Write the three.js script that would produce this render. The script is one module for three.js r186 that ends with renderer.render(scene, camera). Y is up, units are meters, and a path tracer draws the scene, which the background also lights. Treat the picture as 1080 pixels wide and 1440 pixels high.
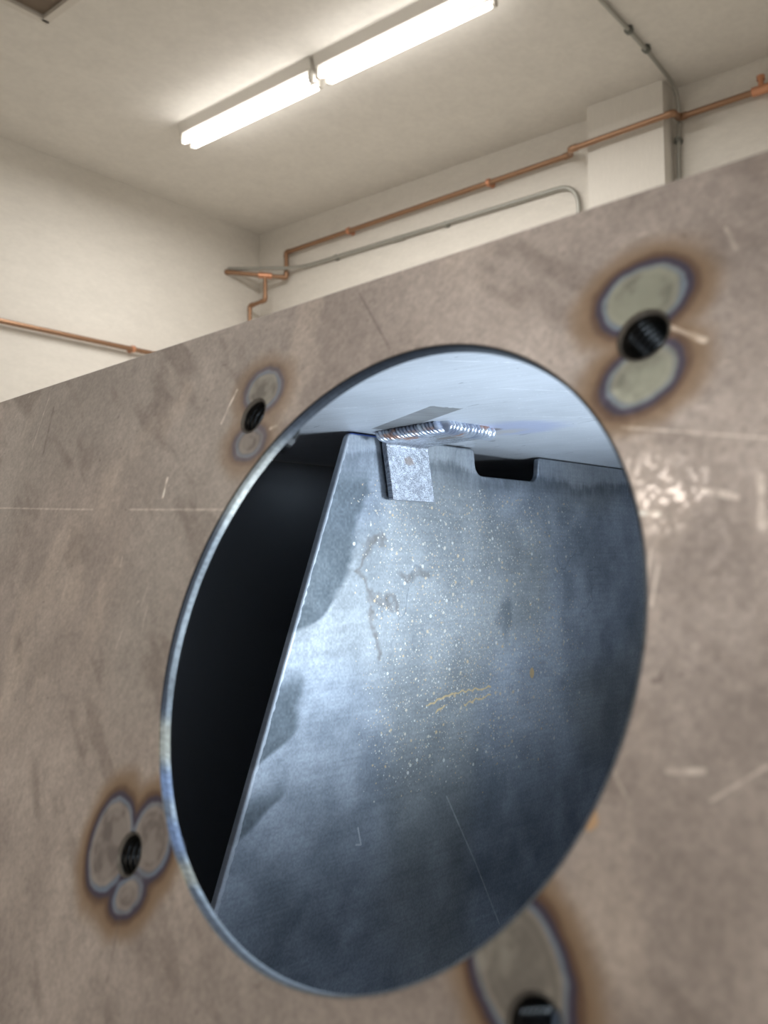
import * as THREE from 'three';
import { RoundedBoxGeometry } from 'three/addons/geometries/RoundedBoxGeometry.js';
import { mergeGeometries } from 'three/addons/utils/BufferGeometryUtils.js';
import { RectAreaLightUniformsLib } from 'three/addons/lights/RectAreaLightUniformsLib.js';

// ---------------------------------------------------------------- camera, exposure, shadows
RectAreaLightUniformsLib.init();
const scene = new THREE.Scene();
scene.background = new THREE.Color(0x000000);            // a closed room: no sky is seen or lets light in
const EYE = new THREE.Vector3(0, 1.35, 0);
const camera = new THREE.PerspectiveCamera(59.82, 1080 / 1440, 0.02, 40);
{
  const right = new THREE.Vector3(0.7722, -0.0064, -0.6354), up = new THREE.Vector3(0.0419, 0.9983, 0.0409), fwd = new THREE.Vector3(-0.634, 0.0582, -0.7711);
  camera.matrixAutoUpdate = true;
  camera.setRotationFromMatrix(new THREE.Matrix4().makeBasis(right, up, fwd.clone().negate()));
  camera.position.copy(EYE);
}
camera.focus = 0.70;                                      // the weld and bracket inside are sharp
camera.userData.fStop = 12.5;
const renderer = new THREE.WebGLRenderer({ antialias: true });
renderer.toneMapping = THREE.LinearToneMapping;
renderer.toneMappingExposure = 1.0;
renderer.shadowMap.enabled = true;
const TUBE_LIGHT = { color: new THREE.Color().setRGB(1.0, 0.97, 0.925), intensity: 80 };
const TUBE_GLOW = 8;
const WORK_LIGHT = { color: new THREE.Color().setRGB(0.74, 0.87, 1.0), intensity: 84, floorIntensity: 50 };

// ---------------------------------------------------------------- helpers
let seed = 7;
const rnd = () => { seed = (seed * 1664525 + 1013904223) >>> 0; return seed / 4294967296; };
const hash = (x, y, s) => { let h = (x * 374761393 + y * 668265263 + s * 2246822519) | 0; h = Math.imul(h ^ (h >>> 13), 1274126177); h = Math.imul(h ^ (h >>> 15), 2246822507); return ((h ^ (h >>> 16)) >>> 0) / 4294967296; };
function noise(x, y, s = 0) {
  const i = Math.floor(x), j = Math.floor(y), a = x - i, b = y - j, u = a * a * (3 - 2 * a), v = b * b * (3 - 2 * b);
  const p = hash(i, j, s), q = hash(i + 1, j, s), r = hash(i, j + 1, s), t = hash(i + 1, j + 1, s);
  return p + (q - p) * u + (r - p) * v + (p - q - r + t) * u * v;
}
function fbm(x, y, n, s = 0) { let f = 0, a = 0.5, w = 0; for (let k = 0; k < n; k++) { f += a * noise(x, y, s + k); w += a; a *= 0.5; x = x * 2.03 + 17.1; y = y * 2.03 + 5.7; } return f / w; }
const clamp = (x, a = 0, b = 1) => Math.min(b, Math.max(a, x));
const step = (a, b, x) => { const t = clamp((x - a) / (b - a)); return t * t * (3 - 2 * t); };
const lerp3 = (a, b, t) => [a[0] + (b[0] - a[0]) * t, a[1] + (b[1] - a[1]) * t, a[2] + (b[2] - a[2]) * t];
const segDist = (x, y, [ax, ay, bx, by]) => { const dx = bx - ax, dy = by - ay, t = clamp(((x - ax) * dx + (y - ay) * dy) / (dx * dx + dy * dy)); return Math.hypot(x - ax - t * dx, y - ay - t * dy); };
// a texture computed texel by texel; at(x, y) takes plate coordinates and returns sRGB 0..255
function paint(w, h, [x0, y0, x1, y1], at, srgb = true) {
  const d = new Uint8Array(w * h * 4);
  for (let j = 0; j < h; j++) for (let i = 0; i < w; i++) {
    const c = at(x0 + (x1 - x0) * (i + 0.5) / w, y0 + (y1 - y0) * (j + 0.5) / h), k = (j * w + i) * 4;
    d[k] = clamp(c[0], 0, 255); d[k + 1] = clamp(c[1], 0, 255); d[k + 2] = clamp(c[2], 0, 255); d[k + 3] = 255;
  }
  const t = new THREE.DataTexture(d, w, h, THREE.RGBAFormat);
  t.magFilter = THREE.LinearFilter; t.minFilter = THREE.LinearMipmapLinearFilter; t.generateMipmaps = true;
  t.wrapS = t.wrapT = THREE.RepeatWrapping;
  if (srgb) t.colorSpace = THREE.SRGBColorSpace;
  t.needsUpdate = true;
  return t;
}
const names = new Map();
function numbered(name) { const n = names.get(name) ?? 0; names.set(name, n + 1); return n ? `${name}_${String(n).padStart(3, '0')}` : name; }
function tag(o, label, category, group) { o.userData.label = label; o.userData.category = category; if (group) o.userData.group = group; return o; }
function thing(name, label, category, pos = [0, 0, 0], turn = 0, group) {
  const o = new THREE.Group(); o.name = numbered(name); o.position.set(...pos); o.rotation.y = turn; scene.add(o);
  return tag(o, label, category, group);
}
function part(name, geo, mat, parent, label) {
  const m = new THREE.Mesh(geo, mat); m.name = name; m.castShadow = m.receiveShadow = true; parent.add(m);
  if (label) m.userData.label = label;
  return m;
}
function struct(name, geo, mat) { const m = part(name, geo, mat, scene); m.userData.kind = 'structure'; return m; }
const box = (x0, x1, y0, y1, z0, z1) => new THREE.BoxGeometry(x1 - x0, y1 - y0, z1 - z0).translate((x0 + x1) / 2, (y0 + y1) / 2, (z0 + z1) / 2);
const rbox = (w, h, d, r, x = 0, y = 0, z = 0) => new RoundedBoxGeometry(w, h, d, 2, r).translate(x, y, z);
const merge = (list) => mergeGeometries(list.map((g) => { const q = g.index ? g.toNonIndexed() : g; for (const k of Object.keys(q.attributes)) if (!['position', 'normal', 'uv'].includes(k)) q.deleteAttribute(k); return q; }));
const V = (a) => new THREE.Vector3(...a);
function bentPath(pts, r) {          // straight runs joined by smooth bends
  const P = pts.map(V), out = [P[0]];
  for (let k = 1; k < P.length - 1; k++) {
    const a = P[k - 1].clone().sub(P[k]), b = P[k + 1].clone().sub(P[k]), q = Math.min(r, a.length() * 0.45, b.length() * 0.45);
    const A = P[k].clone().addScaledVector(a.normalize(), q), B = P[k].clone().addScaledVector(b.normalize(), q);
    for (let t = 0; t <= 8; t++) { const s = t / 8; out.push(A.clone().multiplyScalar((1 - s) ** 2).addScaledVector(P[k], 2 * s * (1 - s)).addScaledVector(B, s * s)); }
  }
  out.push(P[P.length - 1]);
  return out;
}
function sweep(points, r, sides = 14) {
  const curve = new THREE.CurvePath();
  for (let k = 1; k < points.length; k++) if (points[k].distanceTo(points[k - 1]) > 1e-5) curve.add(new THREE.LineCurve3(points[k - 1], points[k]));
  const pos = [], idx = [], nor = []; let prev = null;
  const pts = points.filter((p, k) => !k || p.distanceTo(points[k - 1]) > 1e-5);
  for (let k = 0; k < pts.length; k++) {
    const t = pts[Math.min(k + 1, pts.length - 1)].clone().sub(pts[Math.max(k - 1, 0)]).normalize();
    if (!prev) prev = Math.abs(t.y) > 0.9 ? new THREE.Vector3(1, 0, 0) : new THREE.Vector3(0, 1, 0);
    const n = prev.clone().addScaledVector(t, -prev.dot(t)).normalize(), b = t.clone().cross(n); prev = n;
    for (let s = 0; s <= sides; s++) { const a = s / sides * Math.PI * 2, d = n.clone().multiplyScalar(Math.cos(a)).addScaledVector(b, Math.sin(a)); nor.push(d.x, d.y, d.z); pos.push(pts[k].x + d.x * r, pts[k].y + d.y * r, pts[k].z + d.z * r); }
  }
  const W = sides + 1;
  for (let k = 0; k < pts.length - 1; k++) for (let s = 0; s < sides; s++) { const a = k * W + s, b = a + W; idx.push(a, a + 1, b, b, a + 1, b + 1); }
  for (const end of [0, pts.length - 1]) { const c = pos.length / 3; pos.push(pts[end].x, pts[end].y, pts[end].z); const t = pts[end ? end - 1 : 1].clone().sub(pts[end]).normalize().negate(); nor.push(t.x, t.y, t.z); for (let s = 0; s < sides; s++) { const a = end * W + s; end ? idx.push(a, a + 1, c) : idx.push(a + 1, a, c); } }
  const g = new THREE.BufferGeometry();
  g.setAttribute('position', new THREE.Float32BufferAttribute(pos, 3)); g.setAttribute('normal', new THREE.Float32BufferAttribute(nor, 3));
  g.setAttribute('uv', new THREE.Float32BufferAttribute(new Float32Array(pos.length / 3 * 2), 2)); g.setIndex(idx);
  return g;
}
// uv by plate coordinates: (a, b) are the position components used, [x0, y0, x1, y1] the area that the texture covers
function planar(g, a, b, [x0, y0, x1, y1], sa = 1) {
  const p = g.attributes.position, uv = new Float32Array(p.count * 2);
  for (let i = 0; i < p.count; i++) { uv[2 * i] = (sa * p.getComponent(i, a) - x0) / (x1 - x0); uv[2 * i + 1] = (p.getComponent(i, b) - y0) / (y1 - y0); }
  g.setAttribute('uv', new THREE.BufferAttribute(uv, 2));
  return g;
}

// ---------------------------------------------------------------- the room
const CEIL = EYE.y + 3.03, WX0 = -5.97, WX1 = 4.6, WZ0 = -5.48, WZ1 = 6.2, TH = 0.2;
const wallGrain = paint(512, 512, [0, 0, 8, 8], (x, y) => { const k = 244 + 9 * (fbm(x * 6, y * 6, 4, 3) - 0.5) + 7 * (noise(x * 32, y * 32, 9) - 0.5); return [k, k, k]; });
wallGrain.repeat.set(2, 2);
const wallPaint = new THREE.MeshStandardMaterial({ name: 'cream wall paint', color: new THREE.Color().setRGB(0.86, 0.82, 0.755), map: wallGrain, roughness: 0.85 });
const ceilingPaint = new THREE.MeshStandardMaterial({ name: 'ceiling paint', color: new THREE.Color().setRGB(0.87, 0.835, 0.775), map: wallGrain, roughness: 0.9 });
const concrete = new THREE.MeshStandardMaterial({ name: 'concrete', color: new THREE.Color().setRGB(0.55, 0.52, 0.48), map: wallGrain, roughness: 0.7 });
struct('floor', box(WX0 - TH, WX1 + TH, -TH, 0, WZ0 - TH, WZ1 + TH), concrete);
struct('ceiling', box(WX0 - TH, WX1 + TH, CEIL, CEIL + TH, WZ0 - TH, WZ1 + TH), ceilingPaint);
struct('wall_back', box(WX0 - TH, WX1 + TH, 0, CEIL, WZ0 - TH, WZ0), wallPaint);
struct('wall_front', box(WX0 - TH, WX1 + TH, 0, CEIL, WZ1, WZ1 + TH), wallPaint);
struct('wall_left', box(WX0 - TH, WX0, 0, CEIL, WZ0, WZ1), wallPaint);
struct('wall_right', box(WX1, WX1 + TH, 0, CEIL, WZ0, WZ1), wallPaint);
struct('pilaster', box(-2.605, -2.085, 0, CEIL, WZ0, -5.32), wallPaint);

// ---------------------------------------------------------------- fluorescent strip lights
const enamel = new THREE.MeshStandardMaterial({ name: 'white enamel', color: new THREE.Color().setRGB(0.72, 0.69, 0.64), roughness: 0.45 });
const tubeGlass = new THREE.MeshStandardMaterial({ name: 'glowing tube', color: 0xffffff, emissive: TUBE_LIGHT.color, emissiveIntensity: TUBE_GLOW, roughness: 0.4 });
const holderPlastic = new THREE.MeshStandardMaterial({ name: 'lamp holder plastic', color: new THREE.Color().setRGB(0.75, 0.72, 0.66), roughness: 0.5 });
function stripLight(x0, x1, z, label) {
  const L = x1 - x0, o = thing('strip_light', label, 'light', [(x0 + x1) / 2, CEIL, z], 0);
  const s = new THREE.Shape([[-0.075, 0], [0.075, 0], [0.06, -0.07], [0.035, -0.085], [-0.035, -0.085], [-0.06, -0.07]].map((p) => new THREE.Vector2(...p)));
  part('housing', new THREE.ExtrudeGeometry(s, { depth: L, bevelEnabled: false }).translate(0, 0, -L / 2).rotateY(Math.PI / 2), enamel, o);
  for (const dz of [-0.042, 0.042]) {
    part('tube', new THREE.CapsuleGeometry(0.019, L - 0.10, 4, 16).rotateZ(Math.PI / 2).translate(0, -0.125, dz), tubeGlass, o);
    for (const e of [-1, 1]) part('lamp_holder', rbox(0.022, 0.07, 0.034, 0.006, e * (L / 2 - 0.016), -0.108, dz), holderPlastic, o);
  }
  const lamp = new THREE.RectAreaLight(TUBE_LIGHT.color, TUBE_LIGHT.intensity, L - 0.1, 0.13);
  lamp.position.set(0, -0.148, 0); lamp.rotation.x = -Math.PI / 2; o.add(lamp);
  return o;
}
stripLight(-4.86, -3.605, -3.78, 'white twin-tube fluorescent strip light on the ceiling, the left one of the end-to-end pair');
stripLight(-3.575, -2.36, -3.78, 'white twin-tube fluorescent strip light on the ceiling, the right one of the end-to-end pair');
stripLight(-4.30, -3.045, 2.78, 'left twin-tube fluorescent strip light on the ceiling behind the viewer');
stripLight(-3.015, -1.80, 2.78, 'right twin-tube fluorescent strip light on the ceiling behind the viewer');
stripLight(0.8, 2.05, -3.78, 'twin-tube fluorescent strip light on the ceiling, out of view to the right');
stripLight(0.8, 2.05, 2.78, 'twin-tube fluorescent strip light behind the viewer to the right');

// ---------------------------------------------------------------- pipes and conduits
const Y = (y) => EYE.y + y;
const copper = new THREE.MeshStandardMaterial({ name: 'copper', color: new THREE.Color().setRGB(0.36, 0.215, 0.135), roughness: 0.42, metalness: 0.85 });
const copperBright = new THREE.MeshStandardMaterial({ name: 'bright copper fitting', color: new THREE.Color().setRGB(0.72, 0.36, 0.22), roughness: 0.35, metalness: 0.85 });
const galvanised = new THREE.MeshStandardMaterial({ name: 'galvanised steel', color: new THREE.Color().setRGB(0.40, 0.40, 0.37), roughness: 0.45, metalness: 0.6 });
const galvanisedDark = new THREE.MeshStandardMaterial({ name: 'dull galvanised clip', color: new THREE.Color().setRGB(0.22, 0.23, 0.21), roughness: 0.5, metalness: 0.6 });
function rigidPipe(o, pts, r, mat, fit) {        // straight lengths with an elbow fitting at every corner
  const P = pts.map((p) => [p[0], Y(p[1]), p[2]]);
  for (let k = 1; k < P.length; k++) part('pipe', sweep([V(P[k - 1]), V(P[k])], r), mat, o);
  for (let k = 1; k < P.length - 1; k++) {
    const c = V(P[k]), a = V(P[k - 1]).sub(c), b = V(P[k + 1]).sub(c), q = Math.min(0.045, a.length() * 0.49, b.length() * 0.49);
    part('elbow', sweep(bentPath([c.clone().addScaledVector(a.normalize(), q).toArray(), c.toArray(), c.clone().addScaledVector(b.normalize(), q).toArray()], 0.03), r * 1.22), fit, o);
  }
}
function ringClip(o, [x, y, z], dir, r, to, mat, name = 'pipe_clip') {   // a band round the pipe and its stem to the wall
  const c = V([x, Y(y), z]), d = V(dir).normalize();
  const band = sweep([c.clone().addScaledVector(d, -0.012), c.clone().addScaledVector(d, 0.012)], r * 1.5);
  const w = V([to[0], Y(to[1]), to[2]]);
  part(name, merge([band, sweep([c, w], 0.009, 8), sweep([w.clone().lerp(c, 0.12), w], 0.024, 10)]), mat, o);
}
{
  const o = thing('copper_pipe', 'long copper pipe along the back wall, jogging over the pilaster and dropping at the corner', 'pipe');
  rigidPipe(o, [[3.6, 2.86, -5.425], [-2.02, 2.806, -5.425], [-1.995, 2.757, -5.25], [-2.69, 2.742, -5.25], [-2.785, 2.797, -5.425], [-5.56, 2.753, -5.425], [-5.56, 2.529, -5.425], [-5.95, 2.576, -5.086], [-5.969, 2.581, -5.080]], 0.0195, copper, copper);
  for (const [x, y] of [[-4.82, 2.765], [-3.445, 2.787]]) ringClip(o, [x, y, -5.425], [1, 0.01, 0], 0.0195, [x, y, WZ0], copperBright);
  const [x, y] = [-1.525, 2.811];
  part('coupling', merge([sweep([V([x - 0.05, Y(y), -5.425]), V([x + 0.09, Y(y + 0.001), -5.425])], 0.028), sweep([V([x, Y(y), -5.425]), V([x, Y(y + 0.07), -5.425])], 0.016), sweep([V([x, Y(y + 0.06), -5.425]), V([x, Y(y + 0.085), -5.425])], 0.024)]), copperBright, o, 'bright copper tee with a short capped stub');
  ringClip(o, [-0.9, 2.817, -5.425], [1, 0.01, 0], 0.0195, [-0.9, 2.817, WZ0], copperBright);
  const T = [-5.70, 2.546, -5.303];
  part('tee', sweep([V([T[0] + 0.045, Y(T[1] - 0.005), T[2] - 0.039]), V([T[0] - 0.045, Y(T[1] + 0.005), T[2] + 0.039])], 0.027), copperBright, o);
  rigidPipe(o, [T, [-5.70, 2.325, -5.303], [-5.895, 2.31, -5.30], [-5.895, 1.2, -5.30]], 0.018, copper, copper);
}
{
  const o = thing('copper_pipe', 'copper pipe running level along the left wall, its end hidden behind the steel box', 'pipe');
  rigidPipe(o, [[-5.92, 1.712, 5.6], [-5.92, 1.70, -5.2], [-5.92, 0.9, -5.2]], 0.019, copper, copper);
  for (const z of [-4.098, -2.6, -1.1]) ringClip(o, [-5.92, 1.703, z], [0, 0, 1], 0.018, [WX0, 1.703, z], copperBright);
}
{
  const o = thing('conduit', 'grey conduit below the long copper pipe on the back wall, bent down at its right', 'conduit');
  const P = bentPath([[-2.742, 0.6, -5.452], [-2.742, 2.598, -5.452], [-5.41, 2.588, -5.452], [-5.95, 2.612, -5.12], [-5.969, 2.613, -5.112]].map(([x, y, z]) => [x, Y(y), z]), 0.17);
  part('tube', sweep(P, 0.0155), galvanised, o);
  for (const x of [-4.992, -3.852]) ringClip(o, [x, 2.589, -5.452], [1, 0, 0], 0.014, [x, 2.589, WZ0], galvanised, 'conduit_clip');
  part('coupling', sweep([V([-4.36, Y(2.59), -5.452]), V([-4.26, Y(2.59), -5.452])], 0.019), galvanised, o);
}
{
  const o = thing('conduit', 'thin grey conduit crossing the ceiling and turning down the wall beside the pilaster', 'conduit');
  const P = bentPath([[-2.006, 3.012, 1.5], [-2.012, 3.012, -4.85], [-2.025, 2.99, -5.452], [-2.047, 2.55, -5.452], [-2.05, 0.6, -5.452]].map(([x, y, z]) => [x, Y(y), z]), 0.30);
  part('tube', sweep(P, 0.0125), galvanised, o);
  for (const z of [-4.661, -4.903, -2.9]) ringClip(o, [-2.012, 3.012, z], [0, 0, 1], 0.0165, [-2.012, 3.03, z], galvanisedDark, 'conduit_clip');
  ringClip(o, [-2.046, 2.676, -5.452], [0, 1, 0], 0.016, [-2.046, 2.676, WZ0], galvanisedDark, 'conduit_clip');
}
{
  const o = thing('ceiling_vent', 'square ceiling vent with pale frame and brown inside, cut by the top left corner', 'vent', [-4.235, CEIL, -2.276]);
  const w = 0.21;
  const pale = new THREE.MeshStandardMaterial({ name: 'pale vent frame', color: new THREE.Color().setRGB(0.70, 0.66, 0.60), roughness: 0.7 });
  const brown = new THREE.MeshStandardMaterial({ name: 'brown vent inside', color: new THREE.Color().setRGB(0.20, 0.155, 0.115), roughness: 0.8 });
  for (const s of [-1, 1]) {
    part('frame_bar', box(-w, w, -0.035, 0, s * w - 0.02, s * w + 0.02), pale, o);
    part('frame_bar', box(s * w - 0.02, s * w + 0.02, -0.035, 0, -w - 0.02, w + 0.02), pale, o);
  }
  part('panel', box(-w, w, -0.010, 0, -w, w), brown, o);
}

// ---------------------------------------------------------------- the steel enclosure (lengths in R, the radius of its round opening)
const R = 0.1016, TILT = -0.3173, TURN = -0.0964, BASE = -3.75;
const enclosure = thing('steel_enclosure', 'bare steel box with a big round opening, four threaded holes and a plate inside', 'box', [-0.190, Y(-0.022) + BASE * R, -0.214], TURN);
const inner = (name, geo, mat, label, parent = enclosure) => part(name, geo.scale(R, R, R).translate(0, -BASE * R, 0), mat, parent, label);

// -- front panel: mill-scale steel with heat-tint rosettes round the welded inserts
const FA = [-5, -3.88, 2.6, 1.373];
const HOLES = [[0.877, 0.877], [-0.877, 0.872], [-0.880, -0.858], [0.870, -0.850]];
const ROSETTES = [   // x, y, half axes, angle of every oxide lobe, then its kind (0 grey-green, 1 brown-grey)
  [0.858, 1.000, 0.133, 0.109, 3.10, 0], [0.891, 0.751, 0.113, 0.091, -2.62, 0], [-0.855, 0.982, 0.124, 0.097, 2.85, 0.6, 0.6], [-0.852, 0.746, 0.099, 0.072, 2.97, 0.9, 0.6],
  [-1.022, -0.851, 0.172, 0.140, 1.60, 1], [-0.772, -0.780, 0.135, 0.118, 2.33, 1], [-0.821, -0.981, 0.096, 0.066, -2.66, 1], [0.800, -0.735, 0.185, 0.122, 2.30, 0.6]];
const SCRATCH = [   // ends, half width, strength: bright bare-metal scores
  [-3.073, 1.303, -3.057, 0.953, 0.006, 0.5], [-1.411, 0.635, -1.399, 0.546, 0.009, 1], [-3.22, 0.588, -2.035, 0.518, 0.006, 0.45], [-1.678, 0.5, -0.894, 0.46, 0.006, 0.5], [-1.052, 1.016, -1.075, 0.95, 0.007, 0.9], [-1.075, 0.95, -1.099, 0.864, 0.006, 0.9],
  [1.207, -0.298, 1.317, -0.208, 0.005, 0.6], [0.858, 0.604, 1.247, 0.528, 0.005, 0.5], [0.946, 0.891, 1.057, 0.823, 0.012, 0.7], [0.989, 0.263, 0.987, 0.146, 0.006, 0.7], [1.014, 0.218, 1.01, 0.12, 0.006, 0.7], [1.105, -0.253, 1.185, -0.24, 0.010, 0.6],
  [-1.595, 0.27, -1.586, 0.224, 0.008, 0.6], [-1.249, -0.036, -1.257, 0.049, 0.006, 0.5], [0.968, -0.269, 1.024, -0.339, 0.006, 0.3], [-0.698, 0.803, -0.731, 0.795, 0.010, 0.6], [1.240, 0.431, 1.255, 0.309, 0.014, 0.6], [1.076, 1.156, 1.113, 1.079, 0.007, 0.4],
  [0.895, 0.362, 0.995, 0.352, 0.011, 1], [1.10, 0.41, 1.19, 0.385, 0.010, 0.6], [-1.40, -0.06, -1.41, -0.14, 0.005, 0.4], [-1.30, 0.13, -1.31, 0.05, 0.005, 0.4], [-0.389, 1.326, -0.136, 1.034, 0.006, -0.5], [-2.867, 0.889, -2.948, 1.20, 0.014, -0.5], [-0.80, -1.25, -0.83, -1.05, 0.012, -0.35]];
function lobe(x, y, [cx, cy, a, b, t]) { const dx = x - cx, dy = y - cy, c = Math.cos(t), s = Math.sin(t), u = (dx * c + dy * s) / a, v = (-dx * s + dy * c) / b; return (Math.hypot(u, v) - 1) * Math.min(a, b); }
function frontColor(x, y) {
  const big = fbm(x * 1.3 + 0.7 * y, y * 1.6, 4, 40), mid = fbm(x * 5 + 1.5 * y, y * 4 - 1.0 * x, 4, 50), fine = noise(x * 70, y * 70, 61), grain = noise(x * 140, y * 140, 63);
  let c = lerp3([143, 131, 119], [170, 157, 143], step(0.25, 0.78, 0.55 * big + 0.45 * mid));
  const tone = noise(x * 0.9 + 3, y * 0.9, 71); c = lerp3(c, [148, 142, 130], 0.4 * step(0.4, 0.9, tone));
  const smear = fbm(x * 2.2 - y * 1.2, y * 7 + x * 5, 3, 80); c = lerp3(c, [120, 108, 97], 0.5 * step(0.56, 0.78, smear));
  c = lerp3(c, [190, 174, 155], 0.4 * step(0.6, 0.8, fbm(x * 3.1 + 9, y * 2.0, 4, 90)));
  const k = 1 + 0.10 * (fine - 0.5) + 0.08 * (grain - 0.5) + 0.09 * (fbm(x * 24 + 4 * y, y * 24 - 4 * x, 3, 64) - 0.5); c = [c[0] * k, c[1] * k, c[2] * k];
  if (noise(x * 60, y * 60, 95) > 0.955) c = lerp3(c, [208, 194, 174], 0.5 * noise(x * 15, y * 15, 96));
  if (noise(x * 48, y * 48, 97) > 0.965) c = lerp3(c, [84, 74, 66], 0.5 * noise(x * 3, y * 3, 98));
  if (segDist(x, y, [0.905, -0.315, 0.93, -0.39]) < 0.022 + 0.012 * (noise(x * 30, y * 30, 104) - 0.5)) c = lerp3(c, [196, 150, 98], 0.6);
  // heat oxide round the inserts: grey core, pale and blue lines, violet line, amber skirt
  let d = 9, kind = 0, mark = 1;
  for (const L of ROSETTES) { if (Math.hypot(x - L[0], y - L[1]) > 0.4) continue; const q = lobe(x, y, L); if (q < d) { kind = L[5]; mark = L[6] ?? 1; } const h = clamp(0.5 + (d - q) / 0.044); d = d > 8 ? q : d + (q - d) * h - 0.022 * h * (1 - h); }
  if (d < 0.16) {
    const e = d + 0.012 * (fbm(x * 22, y * 22, 3, 110) - 0.5);
    const core = lerp3(lerp3([134, 134, 115], [130, 121, 111], kind), lerp3([112, 111, 96], [104, 95, 88], kind), step(0.35, 0.7, fbm(x * 16, y * 16, 3, 112)));
    const ring = 0.5 + 0.5 * Math.sin(e * 210 + 2 * noise(x * 8, y * 8, 114));
    let o = lerp3(core, lerp3([152, 147, 128], [156, 145, 132], kind), 0.45 * ring * step(-0.075, -0.02, e));
    const vary = noise(x * 9, y * 9, 115);
    o = lerp3(o, [102, 114, 126], step(-0.026, -0.012, e) * (0.25 + 0.75 * vary));
    o = lerp3(o, [60, 53, 66], step(-0.013 + 0.006 * vary, 0.001, e));
    o = lerp3(o, [92, 70, 54], step(0.005, 0.018, e));
    o = lerp3(o, [128, 106, 82], step(0.016, 0.042, e));
    c = lerp3(c, o, (mark + (1 - mark) * step(0.0, -0.02, e)) * (1 - step(0.03, 0.11, e + 0.03 * (fbm(x * 9, y * 9, 3, 116) - 0.5))));
  }
  for (const s of SCRATCH) {
    if (x < Math.min(s[0], s[2]) - 0.05 || x > Math.max(s[0], s[2]) + 0.05 || y < Math.min(s[1], s[3]) - 0.05 || y > Math.max(s[1], s[3]) + 0.05) continue;
    const q = segDist(x, y, s), w = s[4] * (0.6 + 0.8 * noise(x * 30, y * 30, 120));
    if (q < w) c = lerp3(c, s[5] > 0 ? [250, 236, 214] : [92, 82, 74], Math.abs(s[5]) * (0.35 + 0.65 * noise(x * 45, y * 45, 121)) * step(w, w * 0.4, q));
  }
  return c;
}
const frontMap = paint(2048, 1416, FA, (x, y) => { const c = frontColor(x, y); return [c[0] * 1.12, c[1] * 1.145, c[2] * 1.22]; });
// rolled scale: satin, with smoother burnished flecks all over; green is roughness, blue metalness
const frontRough = paint(2048, 1416, FA, (x, y) => {
  const g = 0.5 * noise(x * 60, y * 60, 132) + 0.5 * fbm(x * 6, y * 6, 3, 134), rub = Math.hypot((x - 0.99) / 0.15, (y - 0.42) / 0.13) + 0.8 * (fbm(x * 12, y * 12, 3, 136) - 0.5);
  const fleck = Math.max(0.22 * step(0.60, 0.85, g), 0.72 * step(1.05, 0.3, rub) * step(0.48, 0.66, 0.6 * noise(x * 75, y * 75, 137) + 0.4 * fbm(x * 20, y * 20, 2, 138)));   // where the scale is rubbed through it is smoother
  const k = 0.46 + 0.16 * (fbm(x * 4, y * 4, 4, 130) - 0.5) + 0.06 * (noise(x * 60, y * 60, 131) - 0.5);
  return [255, 255 * (k + (0.24 - k) * fleck), 255 * (0.38 + 0.2 * fleck)];
}, false);
const frontSteel = new THREE.MeshStandardMaterial({ name: 'mill-scale steel with heat tint', color: new THREE.Color().setRGB(1, 1, 1), map: frontMap, roughnessMap: frontRough, metalnessMap: frontRough, roughness: 1, metalness: 1 });
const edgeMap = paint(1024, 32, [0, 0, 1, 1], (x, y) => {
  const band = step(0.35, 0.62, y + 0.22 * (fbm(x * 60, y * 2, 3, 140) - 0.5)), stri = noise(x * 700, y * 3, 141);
  const shadedArc = step(0.03, 0.07, x) * step(0.60, 0.53, x);      // shade on the upper arc of the rim, painted in as near-black
  let c = lerp3([176, 186, 194], lerp3([96, 102, 110], [30, 32, 38], shadedArc), band);
  c = lerp3(c, [88, 92, 94], shadedArc * (1 - band) * 0.85);
  c = lerp3(c, [52, 56, 64], shadedArc * step(0.44, 0.34, x) * 0.8);
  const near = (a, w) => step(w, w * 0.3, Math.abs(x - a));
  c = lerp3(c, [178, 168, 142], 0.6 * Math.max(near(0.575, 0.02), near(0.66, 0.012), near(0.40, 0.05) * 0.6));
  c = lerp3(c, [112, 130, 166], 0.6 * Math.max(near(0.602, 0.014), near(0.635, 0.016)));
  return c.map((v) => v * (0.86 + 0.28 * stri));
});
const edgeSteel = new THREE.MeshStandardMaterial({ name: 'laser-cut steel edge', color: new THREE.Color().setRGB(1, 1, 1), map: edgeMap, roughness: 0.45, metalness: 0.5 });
const lipSteel = new THREE.MeshStandardMaterial({ name: 'bright chamfered steel', color: new THREE.Color().setRGB(0.26, 0.25, 0.24), roughness: 0.4, metalness: 0.75, side: THREE.DoubleSide });
const threadSteel = new THREE.MeshStandardMaterial({ name: 'black oxide thread', color: new THREE.Color().setRGB(0.02, 0.02, 0.02), roughness: 0.36, metalness: 0.9 });
const circle = (x, y, r, n) => { const p = new THREE.Path(); p.absarc(x, y, r, 0, Math.PI * 2, true); return p; };
const TP = 0.05;    // plate thickness
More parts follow.
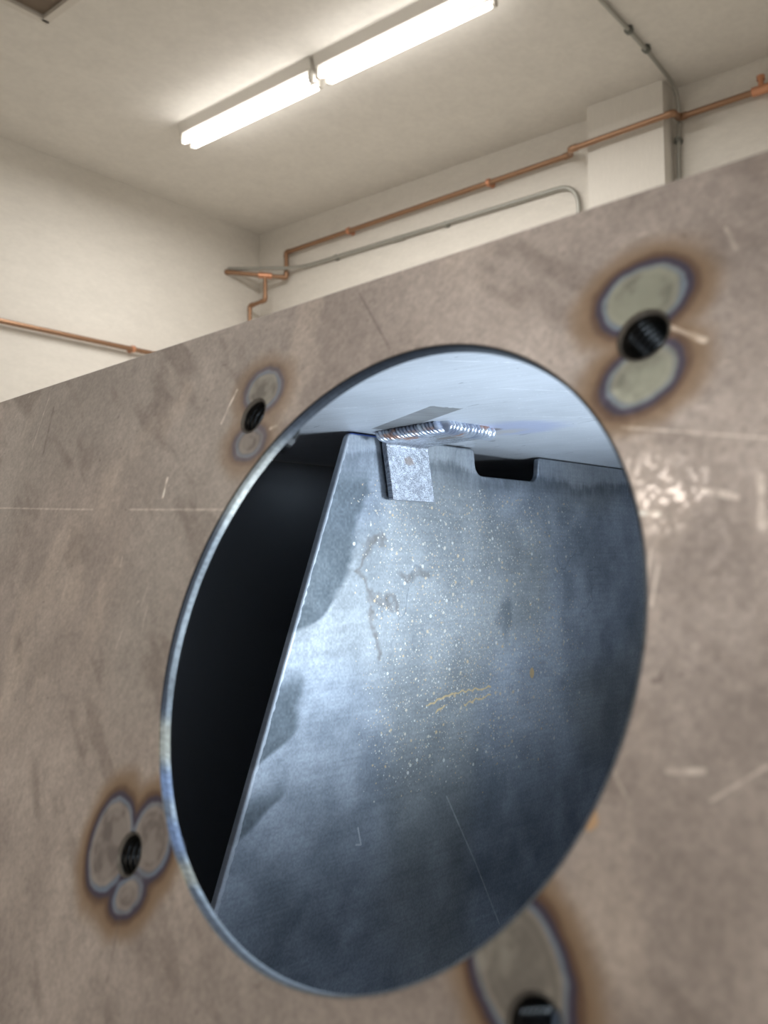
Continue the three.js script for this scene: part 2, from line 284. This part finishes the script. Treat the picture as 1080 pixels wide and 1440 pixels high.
{
  const s = new THREE.Shape([[-5, -3.88], [2.6, -3.88], [2.6, 1.373], [-5, 1.373]].map((p) => new THREE.Vector2(...p)));
  s.holes.push(circle(0, 0, 1.006), ...HOLES.map(([x, y]) => circle(x, y, 0.077)));
  const g = new THREE.ExtrudeGeometry(s, { depth: TP - 0.008, bevelEnabled: true, bevelThickness: 0.004, bevelSize: 0.004, bevelOffset: -0.004, bevelSegments: 1, curveSegments: 160 }).translate(0, 0, -TP + 0.004);
  planar(g, 0, 1, FA);
  const front = part('front_panel', g.scale(R, R, R), [frontSteel, frontSteel], enclosure, 'tilted brown-grey steel face plate with the big round hole');
  front.rotation.x = TILT; front.position.y = -BASE * R;
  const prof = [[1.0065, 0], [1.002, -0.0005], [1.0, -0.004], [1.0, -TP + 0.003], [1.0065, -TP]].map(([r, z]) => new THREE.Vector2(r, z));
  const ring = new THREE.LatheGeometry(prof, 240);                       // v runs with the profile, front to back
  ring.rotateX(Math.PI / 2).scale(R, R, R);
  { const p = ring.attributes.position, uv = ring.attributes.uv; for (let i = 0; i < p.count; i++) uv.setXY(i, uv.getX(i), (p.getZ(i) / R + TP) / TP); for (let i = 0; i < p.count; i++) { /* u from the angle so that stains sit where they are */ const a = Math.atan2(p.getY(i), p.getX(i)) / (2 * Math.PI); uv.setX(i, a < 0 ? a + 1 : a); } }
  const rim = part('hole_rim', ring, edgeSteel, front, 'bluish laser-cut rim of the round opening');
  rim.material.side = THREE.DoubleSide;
  // welded-in inserts: chamfer, helical thread, round body behind the plate
  const turns = 7, pitch = 0.022, N = 40, M = turns * 8, pos = [], idx = [];
  for (let j = 0; j <= M; j++) for (let i = 0; i <= N; i++) {
    const a = i / N * Math.PI * 2, w = (j / 8 - i / N) % 1, tri = Math.abs(((w + 1) % 1) - 0.5) * 2, r = j === 0 ? 0.070 : 0.061 + 0.010 * tri;
    pos.push(r * Math.cos(a), r * Math.sin(a), -0.010 - j / 8 * pitch);
  }
  for (let j = 0; j < M; j++) for (let i = 0; i < N; i++) { const a = j * (N + 1) + i, b = a + N + 1; idx.push(a, a + 1, b, b, a + 1, b + 1); }
  const th = new THREE.BufferGeometry(); th.setAttribute('position', new THREE.Float32BufferAttribute(pos, 3)); th.setIndex(idx); th.setAttribute('uv', new THREE.Float32BufferAttribute(new Float32Array(pos.length / 3 * 2), 2)); th.computeVertexNormals();
  const lip = new THREE.LatheGeometry([[0.0775, -0.001], [0.0765, 0.001], [0.0755, 0.001], [0.068, -0.012]].map((p) => new THREE.Vector2(...p)), 40).rotateX(Math.PI / 2);
  const hex = new THREE.Shape(); hex.absarc(0, 0, 0.092, 0, Math.PI * 2, false); hex.holes.push(circle(0, 0, 0.073));
  const nut = new THREE.ExtrudeGeometry(hex, { depth: 0.13, bevelEnabled: false, curveSegments: 20 }).translate(0, 0, -TP - 0.131);
  const insert = merge([th, nut]).scale(R, R, R), lipG = lip.scale(R, R, R);
  threadSteel.side = THREE.DoubleSide;
  for (const [x, y] of HOLES) {
    const t = part('threaded_insert', insert, threadSteel, front, 'black threaded insert welded in behind the plate'); t.position.set(x * R, y * R, 0);
    const l = part('chamfered_lip', lipG, lipSteel, front); l.position.set(x * R, y * R, 0);
  }
}

// -- top panel: its brushed underside is seen through the opening
const TA = [-5, 0.43, 2.6, 8.0];   // x and depth
const topMap = paint(2048, 2048, TA, (x, z) => {
  let c = lerp3([176, 180, 186], [206, 210, 216], fbm(x * 1.5, z * 1.5, 4, 200));
  const brush = noise(x * 6 + z * 2, z * 110 - x * 30, 202) - 0.5, sp = noise(x * 80, z * 80, 203);
  c = c.map((v) => v * (1 + 0.07 * brush));
  if (sp > 0.93) c = lerp3(c, [236, 240, 244], 0.5);
  if (noise(x * 5, z * 40 + x * 9, 205) > 0.93 && noise(x * 3, z * 3, 206) > 0.55) c = lerp3(c, [96, 100, 108], 0.5);
  // ground strip beside the bracket and the heat stain round its weld
  const u = (x + 2.80) * 0.92 + (z - 2.85) * -0.38, v = (x + 2.80) * 0.38 + (z - 2.85) * 0.92;
  if (u > 0 && u < 1.03 + 0.05 * noise(v * 40, 1, 207) && v > -0.02 && v < 0.22) c = lerp3(c, [104, 104, 102], 0.75 - 0.2 * noise(u * 40, v * 8, 208));
  const q = Math.hypot((x + 2.02) / 0.42, (z - 3.62) / 0.34) + 0.3 * (fbm(x * 6, z * 6, 3, 209) - 0.5);
  c = lerp3(c, [150, 160, 208], 0.4 * step(1.15, 0.6, q)); c = lerp3(c, [118, 104, 96], 0.6 * step(0.55, 0.25, Math.hypot((x + 2.2) / 0.2, (z - 3.55) / 0.16)));
  c = lerp3(c, [196, 186, 166], 0.5 * step(0.15, 0.05, Math.abs(z - 3.72) + 0.05 * noise(x * 20, z * 20, 210)) * step(-3.0, -2.9, x) * step(-1.9, -2.2, x));
  for (const s of [[-1.2, 2.2, -0.9, 2.7], [-2.6, 1.9, -2.2, 2.1], [-1.75, 3.1, -0.9, 4.2], [-0.9, 1.5, -0.6, 1.9]]) if (segDist(x, z, s) < 0.008) c = lerp3(c, [244, 246, 250], 0.6 * noise(x * 30, z * 30, 211));
  return c;
});
const topSteel = new THREE.MeshStandardMaterial({ name: 'brushed bare steel', map: topMap, roughness: 0.5, metalness: 0.25 });
inner('top_panel', planar2(box(-5, 2.6, 1.255, 1.305, -8.0, -0.435), TA), topSteel, 'pale brushed steel top plate seen from below');
function planar2(g, A) { const p = g.attributes.position, uv = new Float32Array(p.count * 2); for (let i = 0; i < p.count; i++) { uv[2 * i] = (p.getX(i) - A[0]) / (A[2] - A[0]); uv[2 * i + 1] = (-p.getZ(i) - A[1]) / (A[3] - A[1]); } g.setAttribute('uv', new THREE.BufferAttribute(uv, 2)); return g; }

// -- inner divider plate, square to the front, its front edge parallel to the tilted face
const XD = -2.987, DA = [0.85, -3.7, 8.0, 1.25];   // depth, height
const STAINS = [[2.827, 0.177, 3.062, 0.43], [2.827, 0.177, 2.98, 0.008], [2.98, 0.008, 3.2, -0.06], [3.2, -0.06, 3.343, -0.117], [3.0, 0.0, 3.12, -0.45], [3.4, 0.15, 3.647, 0.111]];
const RUST = [[3.633, -0.953, 3.80, -0.93], [3.80, -0.93, 4.10, -0.895], [4.10, -0.895, 4.49, -0.90], [4.12, -1.01, 4.30, -0.985], [4.30, -0.985, 4.49, -0.97], [3.75, -1.03, 3.86, -1.0]];
const dividerColor = (z, y) => {
  const front = z - (2.766 - 0.368 * (1.244 - y));
  const big = fbm(z * 0.9, y * 0.9, 4, 300), mid = fbm(z * 4, y * 4, 4, 310), fine = noise(z * 75, y * 75, 320), line = noise(z * 3, y * 60, 322);
  let c = lerp3([128, 136, 146], [170, 178, 188], step(0.25, 0.75, 0.5 * big + 0.5 * mid));
  c = lerp3(c, [150, 150, 142], 0.35 * step(0.5, 0.8, noise(z * 0.8 + 4, y * 0.8, 330)));
  c = c.map((v) => v * (1 + 0.12 * (fine - 0.5) + 0.06 * (line - 0.5)));
  // ground band along the top edge, with ragged vertical tool marks
  const ragged = 0.20 + 0.05 * (noise(z * 80, y * 5, 340) - 0.5) + 0.12 * (noise(z * 2.3, 0, 341) - 0.5) + 0.05 * (noise(z * 9, y * 5, 344) - 0.5);
  const below = 1.25 - y;
  if (z > 3.6 || front < 0.5) { c = lerp3(c, [196, 202, 210], 0.5 * step(ragged + 0.03, ragged - 0.05, below) * (0.5 + 0.5 * noise(z * 90, y * 9, 342))); if (below > ragged && below < ragged + 0.22) c = lerp3(c, [92, 98, 106], 0.5 * step(ragged + 0.22, ragged + 0.02, below) * step(ragged - 0.02, ragged + 0.06, below) * (0.4 + noise(z * 40, y * 6, 343))); }
  // dark rolled-on patches along the front edge
  for (const [py0, py1, w] of [[0.95, -0.28, 0.40], [-0.58, -1.20, 0.34], [-1.36, -1.62, 0.34]]) {
    const wob = w + 0.22 * (fbm(y * 5, z * 2, 3, 350) - 0.5), t = step(py1 - 0.01, py1 + 0.04, y - 0.5 * front + 0.16 * (noise(z * 5, y * 3, 352) - 0.5)) * step(py0 + 0.1, py0 - 0.15, y);
    c = lerp3(c, [80, 88, 94], 0.85 * t * step(wob, wob - 0.10, front) * (0.6 + 0.25 * noise(z * 55, y * 55, 351) + 0.3 * fbm(z * 6, y * 6, 3, 353)));
  }
  const st = Math.min(...STAINS.map((s) => segDist(z + 0.34 * (fbm(z * 5, y * 5, 4, 360) - 0.5), y + 0.34 * (fbm(z * 5, y * 5, 4, 361) - 0.5), s)));
  c = lerp3(c, [104, 98, 94], 0.75 * step(0.055, 0.0, st) * (0.2 + 0.8 * fbm(z * 20, y * 20, 2, 362)));
  const vein = Math.abs(fbm(z * 1.9, y * 1.9, 4, 365) - 0.5); c = lerp3(c, [92, 100, 110], 0.3 * step(0.02, 0.0, vein) * step(0.45, 0.7, noise(z * 1.5, y * 1.5, 366)) * step(-1.0, 0.0, y));
  const blot = Math.hypot((z - 4.77) / 0.16, (y + 0.30) / 0.24) + 1.6 * (fbm(z * 7, y * 7, 4, 367) - 0.5); c = lerp3(c, [96, 104, 112], 0.4 * step(1.1, 0.3, blot));
  // rust and spatter specks
  const dens = step(2.75, 3.3, z) * step(0.95, 0.75, y) * step(-1.9, -1.2, y) * step(6.4, 5.0, z) * (0.35 + 0.9 * fbm(z * 2, y * 2, 3, 370));
  for (const [cell, turn, share, r0, r1, sd] of [[15, 0.4, 0.5, 0.005, 0.016, 371], [26, 1.1, 0.42, 0.004, 0.009, 471], [40, 0.75, 0.35, 0.003, 0.006, 571]]) {
    const a = (z * Math.cos(turn) - y * Math.sin(turn)) * cell, b = (z * Math.sin(turn) + y * Math.cos(turn)) * cell, ci = Math.floor(a), cj = Math.floor(b), h = hash(ci, cj, sd + 2);
    if (h < share * dens) {
      const rr = (r0 + (r1 - r0) * hash(ci, cj, sd + 3) ** 2) * cell, m = Math.min(rr, 0.45), px = ci + m + (1 - 2 * m) * hash(ci, cj, sd), py = cj + m + (1 - 2 * m) * hash(ci, cj, sd + 1);
      if (Math.hypot(a - px, b - py) < rr) c = lerp3(c, lerp3([226, 228, 226], [210, 182, 144], hash(ci, cj, sd + 4)), 0.8);
    }
  }
  const ru = Math.min(...RUST.map((s) => segDist(z, y + 0.03 * (noise(z * 22, 0, 380) - 0.5), s)));
  c = lerp3(c, [220, 190, 142], 0.85 * step(0.017, 0.006, ru + 0.008 * noise(z * 50, y * 50, 381)));
  if (Math.hypot(z - 5.124, (y + 0.829) * 0.7) < 0.035) c = lerp3(c, [214, 180, 128], 0.8);
  const sc = segDist(z, y, [3.873, -1.755, 4.25, -2.4]), sc2 = segDist(z, y, [4.25, -2.4, 4.568, -3.0]);
  if (Math.min(sc, sc2) < 0.008) c = lerp3(c, [220, 222, 226], 0.7 * (0.4 + 0.6 * noise(z * 20, y * 20, 383)));
  if (Math.min(segDist(z, y, [2.84, -1.80, 2.87, -1.93]), segDist(z, y, [2.87, -1.93, 2.82, -1.92])) < 0.008) c = lerp3(c, [224, 226, 230], 0.7);
  if (below < 0.022 && z < 3.1) c = lerp3(c, [52, 82, 168], 0.75);      // a thin blue line along the top edge near the front corner
  if (front < 0.016 + 0.012 * noise(y * 30, 0, 385)) c = lerp3(c, [214, 218, 226], 0.5);
  return c;
};
const dividerMap = paint(2048, 1418, DA, dividerColor);
const dividerRough = paint(1024, 709, DA, (z, y) => { const k = 255 * (0.50 + 0.12 * (fbm(z * 4, y * 4, 4, 390) - 0.5) + 0.08 * (noise(z * 60, y * 60, 391) - 0.5)); return [255, k, 255]; }, false);
const dividerSteel = new THREE.MeshStandardMaterial({ name: 'blue-grey hot rolled steel', color: new THREE.Color().setRGB(0.9, 0.9, 0.9), map: dividerMap, roughnessMap: dividerRough, roughness: 1, metalness: 0.85 });
{
  const s = new THREE.Shape(), r = 0.13;
  s.moveTo(0.93, -3.68); s.lineTo(2.745, 1.19); s.quadraticCurveTo(2.766, 1.243, 2.81, 1.243);
  s.lineTo(4.27, 1.243); s.lineTo(4.30, 1.22); s.lineTo(4.31, 1.005 + r); s.quadraticCurveTo(4.31, 1.005, 4.31 + r, 1.005);
  s.lineTo(5.28 - r, 1.005); s.quadraticCurveTo(5.28, 1.005, 5.28, 1.005 + r); s.lineTo(5.285, 1.20); s.quadraticCurveTo(5.29, 1.243, 5.33, 1.243); s.lineTo(7.93, 1.243); s.lineTo(7.93, -3.68); s.closePath();
  const b = 0.014, t = 0.062;
  const g = new THREE.ExtrudeGeometry(s, { depth: t - 2 * b, bevelEnabled: true, bevelThickness: b, bevelSize: b, bevelOffset: -b, bevelSegments: 2, curveSegments: 10 }).translate(0, 0, b - t);
  planar(g, 0, 1, DA);
  g.rotateY(Math.PI / 2).translate(XD, 0, 0);
  inner('divider_panel', g, dividerSteel, 'blue-grey inner plate with a notched top edge and a slanted left edge');
}
// -- bent bracket and its weld bead, hung from the top panel
const bracketMap = paint(512, 512, [0, 0, 1, 1], (x, y) => {
  const f = noise(x * 120, y * 120, 400), m = fbm(x * 14, y * 14, 4, 401);
  let c = lerp3([138, 142, 150], [198, 204, 214], step(0.3, 0.7, 0.5 * f + 0.5 * m));
  if (f > 0.86) c = lerp3(c, [240, 244, 248], 0.7);
  const rust = Math.hypot((x - 0.5) / 0.16, (y - 0.62) / 0.09) + 0.6 * (m - 0.5); return lerp3(c, [136, 118, 106], 0.6 * step(1, 0.5, rust));
});
const bracketSteel = new THREE.MeshStandardMaterial({ name: 'pitted bracket steel', map: bracketMap, bumpMap: bracketMap, bumpScale: 0.0004, roughness: 0.42, metalness: 0.75 });
{
  // profile across the bend: horizontal leg towards the viewer, bend, hanging leg
  const t = 0.062, xo = -2.968, rb = 0.10, L = 0.70, H = 0.52, prof = [], inn = [];
  const yt = 1.25;
  prof.push([xo + L, yt]); inn.push([xo + L, yt - t]);
  for (let k = 0; k <= 8; k++) { const a = Math.PI / 2 + k / 8 * Math.PI / 2; prof.push([xo + rb + Math.cos(a) * rb, yt - rb + Math.sin(a) * rb]); inn.push([xo + rb + Math.cos(a) * (rb - t) , yt - rb + Math.sin(a) * (rb - t)]); }
  prof.push([xo - 0.0, yt - rb - (H - rb)]); inn.push([xo + t, yt - rb - (H - rb)]);
  const s = new THREE.Shape([...prof, ...inn.reverse()].map((p) => new THREE.Vector2(...p)));
  const W = 0.50, g = new THREE.ExtrudeGeometry(s, { depth: W - 0.02, bevelEnabled: true, bevelThickness: 0.01, bevelSize: 0.01, bevelOffset: -0.01, bevelSegments: 2 });
  const p = g.attributes.position, uv = new Float32Array(p.count * 2);
  for (let i = 0; i < p.count; i++) {
    const x = p.getX(i), y = p.getY(i), z = p.getZ(i), drop = clamp((yt - y) / H), out = clamp((x - xo) / L);
    uv[2 * i] = z / W; uv[2 * i + 1] = drop > 0.15 ? 1 - drop : 1 - out * 0.5;
    p.setXYZ(i, x + 0.008 * drop, y, z - 3.575 + 0.065 * out - 0.085 * drop);
  }
  g.setAttribute('uv', new THREE.BufferAttribute(uv, 2)); g.computeVertexNormals();
  inner('bracket', g, bracketSteel, 'small bent steel tab welded under the top plate');
}
const beadMap = paint(256, 64, [0, 0, 1, 1], (x, y) => { const k = fbm(x * 16, y * 4, 3, 410); let c = lerp3([196, 204, 216], [150, 158, 178], step(0.35, 0.7, k)); return lerp3(c, [176, 122, 96], 0.7 * step(0.55, 0.75, fbm(x * 9, y * 3, 2, 412))); });
const beadSteel = new THREE.MeshStandardMaterial({ name: 'rippled weld metal', map: beadMap, roughness: 0.3, metalness: 0.6 });
{
  // a fillet along the two free sides of the horizontal leg: overlapping frozen ripples
  const runs = [[[-2.86, -3.03], [-2.22, -2.985]], [[-2.22, -2.985], [-2.20, -3.50]]], gs = [];
  let total = 0;
  for (const [a, b] of runs) {
    const L = Math.hypot(b[0] - a[0], b[1] - a[1]), n = Math.round(L / 0.040), ang = Math.atan2(-(b[1] - a[1]), b[0] - a[0]);
    for (let k = 0; k <= n; k++) {
      const s = k / n, w = 0.098 * (0.92 + 0.16 * rnd()) * (total && s > 0.9 ? 0.75 : 1);
      const e = new THREE.SphereGeometry(1, 14, 8); { const uv = e.attributes.uv; for (let i = 0; i < uv.count; i++) uv.setXY(i, (total + s) / 2, uv.getY(i)); }
      e.scale(0.034, 0.066, w).rotateZ(0.35).rotateY(ang).translate(a[0] + (b[0] - a[0]) * s, 1.226 + 0.004 * rnd(), a[1] + (b[1] - a[1]) * s);
      gs.push(e);
    }
    total++;
  }
  inner('weld_bead', merge(gs), beadSteel, 'bright rippled weld bead along the tab');
}
// -- the rest of the shell: back, bottom, left end, and an added, unseen right end whose opening shapes the work light
const shellSteel = new THREE.MeshStandardMaterial({ name: 'unfinished hot rolled steel', color: new THREE.Color().setRGB(0.30, 0.31, 0.33), roughness: 0.5, metalness: 0.85 });
const tanT = Math.tan(-TILT);
inner('back_panel', box(-5, 2.6, BASE, 1.255, -8.0, -7.95), shellSteel);
inner('bottom_panel', box(-5, 2.6, BASE, BASE + 0.05, -7.95, 1.13), shellSteel);
{
  const s = new THREE.Shape([[0.56, 1.25], [7.94, 1.25], [7.94, BASE + 0.05], [-1.10, BASE + 0.05]].map((p) => new THREE.Vector2(...p)));
  inner('end_panel', new THREE.ExtrudeGeometry(s, { depth: 0.05, bevelEnabled: false }).rotateY(Math.PI / 2).translate(-5, 0, 0), shellSteel);
}

{
  const s = new THREE.Shape([[0.56, 1.25], [7.94, 1.25], [7.94, BASE + 0.05], [-1.10, BASE + 0.05]].map((p) => new THREE.Vector2(...p)));
  s.holes.push(new THREE.Path([[1.2, -1.26], [7.06, -1.26], [7.06, 1.0], [1.2, 1.0]].map((p) => new THREE.Vector2(...p))));  // cut-out sized so its sill and jamb shade the divider's foot and deep end
  inner('end_panel', new THREE.ExtrudeGeometry(s, { depth: 0.05, bevelEnabled: false }).rotateY(Math.PI / 2).translate(2.55, 0, 0), shellSteel);
}

// ---------------------------------------------------------------- bench under the enclosure and the cool work light at its open end
const benchY = Y(-0.022) + BASE * R;
const at = (x, z) => { const c = Math.cos(TURN), s = Math.sin(TURN); return [-0.190 + (c * x + s * z) * R, -0.214 + (-s * x + c * z) * R]; };
{
  const [bx, bz] = at(1.6, -4.3), o = thing('welding_table', 'heavy steel welding table that carries the steel box', 'table', [bx, 0, bz], TURN);
  const m = new THREE.MeshStandardMaterial({ name: 'table steel', color: new THREE.Color().setRGB(0.20, 0.19, 0.18), roughness: 0.5, metalness: 0.6 });
  part('tabletop', rbox(1.42, 0.03, 1.27, 0.006, 0, benchY - 0.015, 0), m, o);
  for (const sx of [-1, 1]) for (const sz of [-1, 1]) part('leg', rbox(0.06, benchY - 0.03, 0.06, 0.008, sx * 0.64, (benchY - 0.03) / 2, sz * 0.56), m, o);
}
const lampShell = new THREE.MeshStandardMaterial({ name: 'lamp shell', color: new THREE.Color().setRGB(0.06, 0.06, 0.065), roughness: 0.5 });
const lampGlow = new THREE.MeshStandardMaterial({ name: 'LED diffuser', color: 0xffffff, emissive: WORK_LIGHT.color, emissiveIntensity: 3 });
{
  const [lx, lz] = at(6.5, -8.5), o = thing('work_light', 'cool white LED panel work light standing on the table beside the box', 'lamp', [lx, benchY, lz], TURN + 0.485);
  const H = 0.249, w = 0.20, h = 0.16;
  part('base', rbox(0.10, 0.016, 0.14, 0.006, 0.02, 0.008, 0), lampShell, o);
  part('stand', rbox(0.014, H - 0.02, 0.03, 0.004, 0.03, H / 2, 0), lampShell, o);
  part('shell', rbox(0.03, h + 0.03, w + 0.03, 0.008, 0.016, H, 0), lampShell, o);
  part('diffuser', box(-0.004, 0.002, H - h / 2, H + h / 2, -w / 2, w / 2), lampGlow, o);
  const lamp = new THREE.RectAreaLight(WORK_LIGHT.color, WORK_LIGHT.intensity, w, h);
  lamp.position.set(-0.008, H, 0); lamp.rotation.y = Math.PI / 2; o.add(lamp);      // shines along -x, into the box
}
{
  const [lx, lz] = at(1.5, -3.0), o = thing('work_light', 'unseen cool white LED panel lying face up in the box, added to brighten the top plate', 'lamp', [lx, benchY + 0.05 * R, lz], TURN);
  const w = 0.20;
  const hood = 0.098, e = w / 2 + 0.006;  // walls raised to block the added lamp's low rays towards the divider
  part('shell', merge([box(-e, e, 0, 0.02, -e, e), box(-e - 0.006, -e, 0, hood, -e, e), box(e, e + 0.006, 0, hood, -e, e), box(-e, e, 0, hood, -e - 0.006, -e), box(-e, e, 0, hood, e, e + 0.006)]), lampShell, o, 'deep black hood added round the LED panel to keep the lower divider dark');
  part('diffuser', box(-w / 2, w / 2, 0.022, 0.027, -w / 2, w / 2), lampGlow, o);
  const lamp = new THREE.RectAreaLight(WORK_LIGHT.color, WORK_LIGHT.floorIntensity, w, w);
  lamp.position.set(0, 0.031, 0); lamp.rotation.x = Math.PI / 2; o.add(lamp);       // added lamp, shines straight up to brighten the top panel
}

renderer.render(scene, camera);
